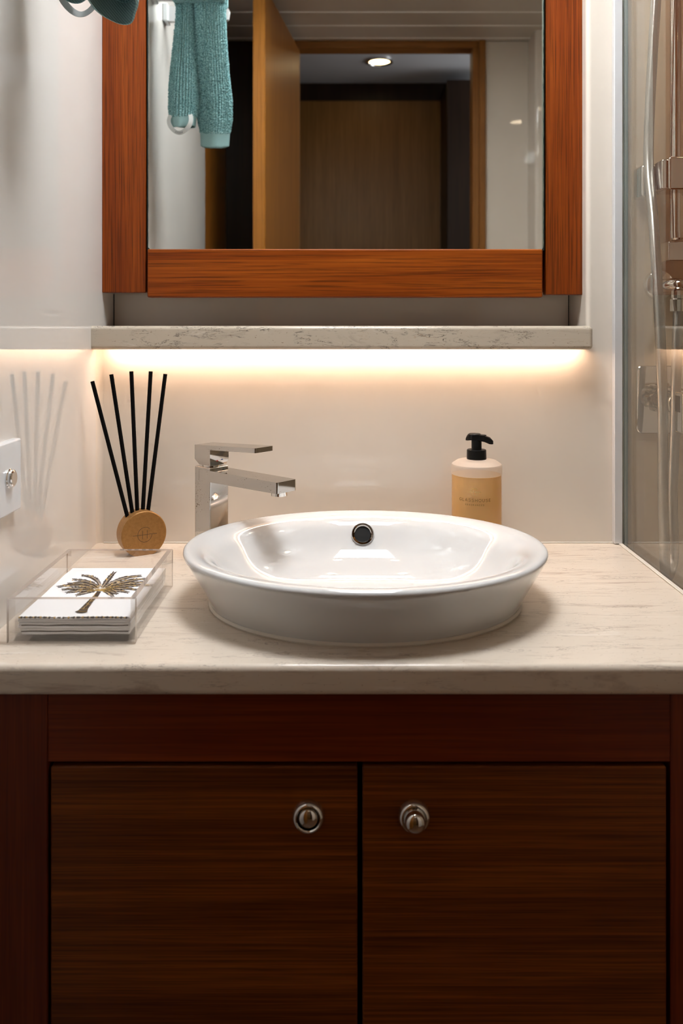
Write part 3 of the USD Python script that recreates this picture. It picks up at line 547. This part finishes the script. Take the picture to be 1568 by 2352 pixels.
for k in range(3):
    n = Thing('napkin', ((nx0 + nx1) / 2, (ny0 + ny1) / 2, nz + 2 * k * lt), NAPL[k], 'napkin', 'folded napkins in the clear tray')
    for j in range(2):
        dx = 0.004 * max(0, 2 - (2 * k + j)) * 0.6 + rng.rand() * 0.0008
        n.part('fold', slab(nx0 + dx, nx1 - rng.rand() * 0.0005, ny0 + rng.rand() * 0.0012, ny1 - rng.rand() * 0.001, nz + (2 * k + j) * lt, lt, 0.0007, seed=2 * k + j + 1), 'linen', 50)
    hy_ = nz + (2 * k + 1) * lt
    if k < 2:
        n.part('hem', tube([(x, ny0 + 0.001, hy_ + 0.0004 * math.sin(x * 160 + k)) for x in np.linspace(nx0 + 0.004, nx1 - 0.002, 40)], 0.00055, 8), 'thread_dark', 40, label='thin brown hem line')
    else:
        # brown and gold corded edge along the top front fold
        for q, mt in ((0, 'thread_dark'), (1, 'thread_gold')):
            segs = []
            xs = np.linspace(nx0 + 0.001, nx1 - 0.001, 64)
            for i in range(0, 63):
                if (i % 4 == 0) == (q == 1): segs.append(tube([(x, ny0 + 0.0012, TOPZ - 0.0009 + 0.0007 * (2 * meshkit.noise(np.array([(x * 38, 6 * 3.7, 0.3)]), 6)[0] - 1)) for x in np.linspace(xs[i], xs[i + 1], 3)], 0.0010 + 0.0003 * math.sin(i * 2.3), 7))
            n.part('corded_edge', cat(*segs), mt, 40, label='brown corded edge' if q == 0 else 'gold stitches of the corded edge')
        def N(zx, zy, lift):
            px, py = 120 + zx / 6.817, 1290 + zy / 6.817
            d = (E - TOPZ) * F / (py - CY); return np.array([PX(px, d), d, TOPZ + lift])
        crown = np.array((745., 462.))
        fr_ = [((110, 395), (450, 325)), ((180, 440), (450, 400)), ((245, 485), (480, 435)), ((390, 525), (560, 462)), ((270, 345), (600, 315)), ((345, 285), (690, 305)), ((485, 220), (765, 240)), ((965, 178), (850, 300)),
               ((1370, 225), (980, 250)), ((1430, 275), (1040, 300)), ((1400, 325), (1050, 345)), ((1540, 378), (1120, 350)), ((1290, 440), (1050, 392)), ((1165, 482), (960, 430)), ((1000, 505), (880, 452)), ((940, 542), (850, 458))]
        dark, gold = [], []
        def flat(pts, lift):
            q = [N(a, b, lift) for a, b in pts]; return trimesh.Trimesh(q, [(0, 2, 1), (0, 3, 2)] if len(q) == 4 else [(0, 2, 1)], process=False)
        r2 = random.Random(11)
        for tip, ctl in fr_:
            tip, ctl = np.array(tip, float), np.array(ctl, float)
            cur = lambda t: (1 - t) ** 2 * crown + 2 * t * (1 - t) * ctl + t * t * tip
            Lf = np.linalg.norm((tip - crown) * (1, 1.9)); m = max(9, int(Lf / 26))
            for i in range(1, m + 1):
                t = 0.12 + 0.88 * i / m; p = cur(t); tg = cur(min(1, t + 0.02)) - cur(t - 0.02); tg = tg / np.linalg.norm(tg * (1, 1.9)); nn = np.array((-tg[1] * 1.9, tg[0] / 1.9))
                for s in (-1, 1):
                    ln = (62 * math.sin(min(1, t * 1.15) * math.pi * 0.82) + 16) * (0.8 + 0.4 * r2.random()); w = 7.5 + 3.0 * r2.random()
                    dr = tg * 0.78 + nn * s * 0.62; q = p + dr * ln; mid = p + dr * ln * 0.6; wn = np.array((-dr[1] * 1.9, dr[0] / 1.9))
                    target = gold if r2.random() < 0.13 else dark
                    target.append(flat([p, mid + wn * w / 1.0, q, mid - wn * w / 1.0], 0.00035 + 0.0002 * r2.random()))
            sp_ = np.array([N(*cur(t), 0.0005) for t in np.linspace(0, 0.97, 16)]); gold.append(tube(sp_, np.linspace(0.00030, 0.00014, 16), 6))
        n.part('palm_fronds', cat(*dark), 'thread_dark', label='dark brown embroidered palm leaflets')
        n.part('palm_ribs', cat(*gold), 'thread_gold', label='gold embroidered frond ribs')
        tk = [(700, 470), (640, 545), (560, 620), (525, 655), (440, 740), (400, 775), (352, 790), (400, 808), (455, 815), (520, 805), (548, 792), (560, 745), (600, 685), (650, 615), (715, 555), (765, 475)]
        pg = trimesh.creation.triangulate_polygon(Polygon(tk), engine='earcut')
        n.part('palm_trunk', trimesh.Trimesh([N(a, b, 0.0006) for a, b in pg[0]], pg[1][:, ::-1], process=False), 'thread_dark')
        bands = []
        for a, b in (((640, 545), (715, 560)), ((560, 622), (648, 618)), ((525, 655), (605, 690)), ((440, 742), (560, 748)), ((400, 778), (548, 790))):
            bands.append(tube([N(a[0] + (b[0] - a[0]) * t, a[1] + (b[1] - a[1]) * t + 10 * math.sin(t * math.pi), 0.0008) for t in np.linspace(0.05, 0.95, 6)], 0.00035, 6))
        for a, b in (((690, 490), (640, 560)), ((640, 570), (585, 640)), ((575, 650), (520, 720)), ((505, 720), (480, 760))):
            bands.append(tube([N(*a, 0.0008), N(*b, 0.0008)], 0.0004, 6))
        n.part('trunk_stitching', cat(*bands), 'thread_gold')

# ------------------------------------------------------------------ towel and its holder on the left wall
TZ = E + 0.700
hd_ = Thing('towel_holder', (WX, 1.0, TZ), 'white two armed towel holder on the left wall, seen in the mirror behind the towel', 'towel holder')
for y_ in (0.888, 1.012): hd_.part('wall_plate', cbox(WX, WX + 0.012, y_ - 0.017, y_ + 0.017, TZ - 0.020, TZ + 0.020, 0.002), 'white_plastic')
def arm(y):
    prof = [(WX + 0.011, -0.017), (-0.262, -0.017), (-0.253, -0.012), (-0.250, 0.006), (-0.256, 0.017), (WX + 0.011, 0.017)]
    m = trimesh.creation.extrude_polygon(Polygon(prof), 0.012, engine='earcut'); m.vertices = np.c_[m.vertices[:, 0], y + m.vertices[:, 2] - 0.006, m.vertices[:, 1] + TZ]; m.fix_normals(); return m
hd_.part('arm', arm(0.888), 'aluminium'); hd_.part('arm', arm(1.012), 'aluminium')
tl = Thing('towel', (-0.30, 1.01, TZ), 'teal ribbed terry hand towel hanging in two folds from the left wall', 'towel')
def lobe(keys, nz_, zend, ribs, seed, inner=0.0045, hem=False):
    """keys: (z, cx, cy, rx, ry); returns a hollow folded tube"""
    keys = sorted(keys, key=lambda k: -k[0]); zk = np.array([k[0] for k in keys])[::-1]; K = np.array([k[1:] for k in keys])[::-1]
    nth = 210; t = np.arange(nth) / nth * 2 * math.pi
    def loop(z, shrink, disp):
        cx, cy, rx, ry = [np.interp(z, zk, K[:, i]) for i in range(4)]
        lump = 1 + 0.05 * np.sin(3 * t + seed + z * 9) + 0.04 * np.sin(5 * t + seed * 2.1 - z * 14)
        g = np.abs(np.sin(t * ribs / 2)) ** 0.45
        nse = meshkit.noise(np.c_[np.cos(t) * 14 + 20, np.sin(t) * 14 + 20, np.full(nth, z * 420)], seed)
        dd = (g - 1) * 0.0052 * disp + (nse - 0.5) * 0.0034 * disp - shrink
        return np.c_[cx + (rx * lump + dd) * np.cos(t), cy + (ry * lump + dd) * np.sin(t), np.full(nth, z) - 0.18 * ry * np.sin(t) + 0.002 * np.sin(2 * t + seed)]
    zs = np.linspace(keys[0][0], zend, nz_)
    d = 0 if hem else 1
    outr = [loop(z, 0.0012 if hem else 0, d) for z in zs]; inr = [loop(z, inner, 0.3 * d) for z in zs[::-1]]
    edge_ = [loop(zend - 0.0012, 0.0012 + (inner) * f, 0) for f in (0.15, 0.5, 0.8)]
    return loft(outr + edge_ + inr, False, False)
b_ = 1.0
DY = -0.030
A = [(TZ - 0.021, -0.2765, 1.010, 0.036, 0.022), (E + 0.672, -0.2765, 1.008, 0.0350, 0.022), (E + 0.60, -0.274, 1.000, 0.035, 0.028), (E + 0.53, -0.270, 0.992, 0.0355, 0.034), (E + 0.48, -0.2680, 0.986, 0.0385, 0.038), (E + 0.435, -0.2685, 0.982, 0.0370, 0.041), (E + 0.415, -0.269, 0.980, 0.0325, 0.043), (E + 0.380, -0.271, 0.978, 0.0305, 0.044)]
B = [(TZ - 0.021, -0.3265, 1.005, 0.020, 0.022), (E + 0.64, -0.3275, 1.005, 0.0215, 0.022), (E + 0.58, -0.3300, 1.006, 0.0255, 0.024), (E + 0.50, -0.3310, 1.012, 0.0305, 0.028), (E + 0.455, -0.3310, 1.014, 0.0310, 0.031), (E + 0.435, -0.3315, 1.016, 0.0285, 0.032), (E + 0.40, -0.3315, 1.018, 0.0255, 0.032)]
saddle = man(rbox(-0.352, -0.2405, 0.978, 1.046, TZ - 0.027, TZ + 0.031, 0.008)) - man(box(-0.5, -0.2, 1.002, 1.022, TZ - 0.1, TZ + 0.0195))
tl.part('cloth', cat(lobe(A, 270, E + 0.411, 40, 2), lobe(B, 230, E + 0.438, 30, 7), saddle), 'terry', 60)
tl.part('hem', lobe([k for k in A if k[0] < E + 0.42], 14, E + 0.384, 40, 2, 0.0035, True), 'terry_hem', 50, label='smooth woven hem of the longer fold')
tl.part('hem', lobe([(E + 0.4385, -0.3315, 1.016, 0.0285, 0.0318)] + B[-1:], 14, E + 0.418, 30, 7, 0.0035, True), 'terry_hem', 50, label='smooth woven hem of the shorter fold')
lp = spline([(-0.352, 1.036, E + 0.436), (-0.355, 1.043, E + 0.421), (-0.344, 1.049, E + 0.4025), (-0.332, 1.051, E + 0.3965), (-0.318, 1.051, E + 0.403), (-0.309, 1.048, E + 0.420), (-0.311, 1.043, E + 0.436)], 40)
V = []
for i, p in enumerate(lp):
    tw_ = 0.0045
    tgt = np.gradient(lp, axis=0)[i]; tgt /= np.linalg.norm(tgt); wdir = np.cross(tgt, (0, 1, 0)); wdir /= np.linalg.norm(wdir); wdir = wdir * 0.92 + np.array((0, 0.38, 0))
    nrm_ = np.cross(tgt, wdir); nrm_ /= np.linalg.norm(nrm_)
    V.append([p + wdir * tw_ + nrm_ * 0.0004, p - wdir * tw_ + nrm_ * 0.0004, p - wdir * tw_ - nrm_ * 0.0004, p + wdir * tw_ - nrm_ * 0.0004])
tl.part('hanging_loop', loft([np.array(v) for v in V], True, True), 'loop_tape', 40, label='grey woven hanging loop')

sl = np.linspace(0, 1, len(lp))
def on_loop(x, y, z):
    q = 0.50 - x / 0.118; p = np.array([np.interp(q, sl, lp[:, k]) for k in range(3)]); g = np.array([np.interp(q + 0.02, sl, lp[:, k]) - np.interp(q - 0.02, sl, lp[:, k]) for k in range(3)]); g /= np.linalg.norm(g)
    up = np.cross(g, (0, 1, 0)); up = up / np.linalg.norm(up)
    if up[2] < 0: up = -up
    up = up * 0.92 + np.array((0, 0.38, 0)) * (1 if np.cross(g, (0, 1, 0))[2] > 0 else -1)
    out = np.cross(g, up); out /= np.linalg.norm(out)
    if out[1] < 0: out = -out
    return p + up * (y - 0.0017) + out * (0.0005 + z)
tl.part('loop_lettering', ribbon_text('NADIS', 0.0034, 0.0013, 0.0002, on_loop), 'loop_ink', label='small dark letters woven on the loop')

# ------------------------------------------------------------------ switch plate on the left wall
sw = Thing('switch_plate', (WX, 0.962, E - 0.178), 'white square switch plate with chrome button on the left wall', 'switch')
sw.part('plate', rbox(WX - 0.002, WX + 0.009, 0.919, 1.0055, E - 0.2206, E - 0.1352, 0.0022, 16), 'white_plastic', 30)
sw.part('button', lathe([(0.0, 0.0155), (0.0082, 0.0155), (0.0098, 0.0145), (0.0102, 0.0125), (0.0100, 0.011), (0.0112, 0.010), (0.0112, 0.008), (0, 0.008)], 48, 'x', (WX, 0.9685, E - 0.1777)), 'chrome', 30, label='round chrome push button')

# ------------------------------------------------------------------ shower screen
GX, GT = 0.4552, 0.0105
G0 = 0.868
gs = Thing('shower_screen', (GX, 1.1, 0.0), 'frameless glass shower screen standing along the right end of the counter', 'shower screen')
gs.part('glass_pane', box(GX, GX + GT, G0, WY - 0.004, 0.02, CEIL - 0.06), 'screen_glass')
for k, mt in enumerate(('glass_edge', 'glass_edge_pale', 'glass_edge', 'glass_edge_pale', 'glass_edge')):
    w = GT / 5; gs.part('polished_edge', box(GX + k * w + 0.0001, GX + (k + 1) * w - 0.0001 * (k % 2), WY - 0.0036, WY - 0.0012, 0.02, CEIL - 0.06), mt)
gs.part('polished_edge', box(GX + 0.0002, GX + GT - 0.0002, G0 - 0.002, G0 - 0.0002, 0.02, CEIL - 0.06), 'glass_edge_pale')
gs.part('wall_channel', cbox(PX(1410.5, WY - 0.012), GX - 0.0004, WY - 0.012, WY, CT + 0.001, CEIL - 0.05, 0.001), 'aluminium')
gs.part('bottom_seal', cbox(GX - 0.007, GX - 0.0003, DF + 0.004, WY - 0.012, CT + 0.0002, CT + 0.0022, 0.0008), 'silicone', label='pale sealant strip between counter and glass')

# ------------------------------------------------------------------ shower fittings behind the glass
RX, RY = PX(1554, 1.285), 1.285
sr = Thing('shower_rail', (RX, RY, E), 'vertical chrome shower rail with sliding hose holder behind the glass', 'shower rail')
sr.part('rail', tube([(RX, RY, z) for z in np.linspace(PZ(545, RY), CEIL - 0.1, 8)], 0.0107, 32), 'chrome', 40)
sr.part('end_cap', lathe([(0, -0.008), (0.0085, -0.008), (0.0112, -0.005), (0.0112, 0.006), (0, 0.006)], 40, 'z', (RX, RY, PZ(540, RY))), 'chrome', 40)
sr.part('wall_bracket', rbox(RX - 0.008, RX + 0.022, RY + 0.012, WY, PZ(597, RY), PZ(552, RY), 0.002), 'chrome', 30)
sr.part('holder', cat(rbox(PX(1458, 1.335), PX(1513, 1.30), 1.304, 1.345, PZ(446, 1.28), PZ(371, 1.28), 0.004), rbox(PX(1527, 1.27), RX + 0.05, 1.255, 1.31, PZ(441, 1.28), PZ(366, 1.28), 0.004), rbox(PX(1515.5, 1.27), PX(1535, 1.27), 1.262, 1.30, PZ(438, 1.28), PZ(370, 1.28), 0.003)), 'chrome', 30, label='chrome sliding holder with a pale middle')
hug = lambda px, py: P(px, py, 0.480 * F / (px - CX))      # the hose hangs close along the glass
hp = [hug(1512, -140), hug(1506, 0), hug(1497, 150), hug(1490, 300), hug(1490, 400), hug(1497, 470), hug(1506, 600), hug(1512, 700), hug(1518, 820), hug(1522, 1000), hug(1523, 1180), hug(1526, 1270), P(1532, 1325, 1.235), P(1540, 1310, 1.247), P(1545, 1200, 1.257), P(1549, 1000, 1.265), P(1552, 880, 1.268), P(1555, 780, 1.274), P(1557, 705, 1.28)]
single('shower_hose', tube(spline(hp, 160), 0.0076, 20), 'steel_hose', 'looping silver shower hose hanging behind the glass screen', 'shower hose', smooth=True)
el = Thing('shower_outlet', P(1540, 655, 1.33), 'chrome wall outlet elbow feeding the looping hose', 'hose outlet')
oz_ = PZ(655, 1.29)
el.part('wall_flange', lathe([(0, 0.012), (0.016, 0.011), (0.023, 0.006), (0.025, 0.0), (0, 0.0)], 48, '-y', (PX(1512, WY), WY, PZ(655, WY))), 'chrome', 35)
el.part('pipe', tube([(PX(1512, WY), WY - 0.006, PZ(655, WY)), (PX(1522, 1.32), 1.32, oz_), (PX(1545, 1.285), 1.283, oz_), (PX(1575, 1.28), 1.28, oz_)], 0.0105, 24), 'chrome', True)
el.part('hose_nut', lathe([(0, 0), (0.0125, 0), (0.0125, 0.018), (0.0105, 0.020), (0.0105, 0.032), (0, 0.032)], 12, 'z', (PX(1557, 1.28), 1.28, PZ(715, 1.28))), 'chrome', 20)
vx, vz = PX(1506, WY), PZ(917, WY)
sv = Thing('shower_valve', (vx, WY, vz), 'chrome square shower valve with lever behind the glass screen', 'shower valve')
px0 = PX(1462.5, 1.343)
sv.part('wall_plate', m3.Manifold.batch_hull([m3.Manifold.cylinder(h_, r_, r_, 32).rotate((90, 0, 0)).translate((px0 + x, WY, vz + z)) for x in (0.009, 0.101) for z in (-0.046, 0.046) for r_, h_ in ((0.009, 0.006), (0.0078, 0.0072))]), 'chrome', 30)
cxv = PX(1462.5, 1.345) + 0.046
sv.part('valve_body', lathe([(0, 0.060), (0.019, 0.060), (0.021, 0.056), (0.021, 0.0), (0, 0.0)], 48, '-y', (cxv, 1.341, vz)), 'chrome', 30)
kn_ = [(0.0225 + 0.0016 * math.cos(12 * a)) * np.array((math.cos(a), math.sin(a))) for a in np.linspace(0, 2 * math.pi, 144, endpoint=False)]
kb = trimesh.creation.extrude_polygon(Polygon(kn_), 0.018, engine='earcut'); kb.vertices = np.c_[kb.vertices[:, 0] + cxv, 1.325 - kb.vertices[:, 2], kb.vertices[:, 1] + vz]; kb.fix_normals()
sv.part('grip_ring', kb, 'chrome', 40)
sv.part('lever', cat(lathe([(0, 0.056), (0.008, 0.056), (0.008, 0.0), (0, 0.0)], 32, '-y', (cxv + 0.002, 1.286, vz)), rbox(0.4985, 0.575, 1.214, 1.240, vz - 0.012, vz + 0.020, 0.004), rbox(0.4985, 0.525, 1.208, 1.240, vz - 0.040, vz + 0.022, 0.004)), 'chrome', 30)
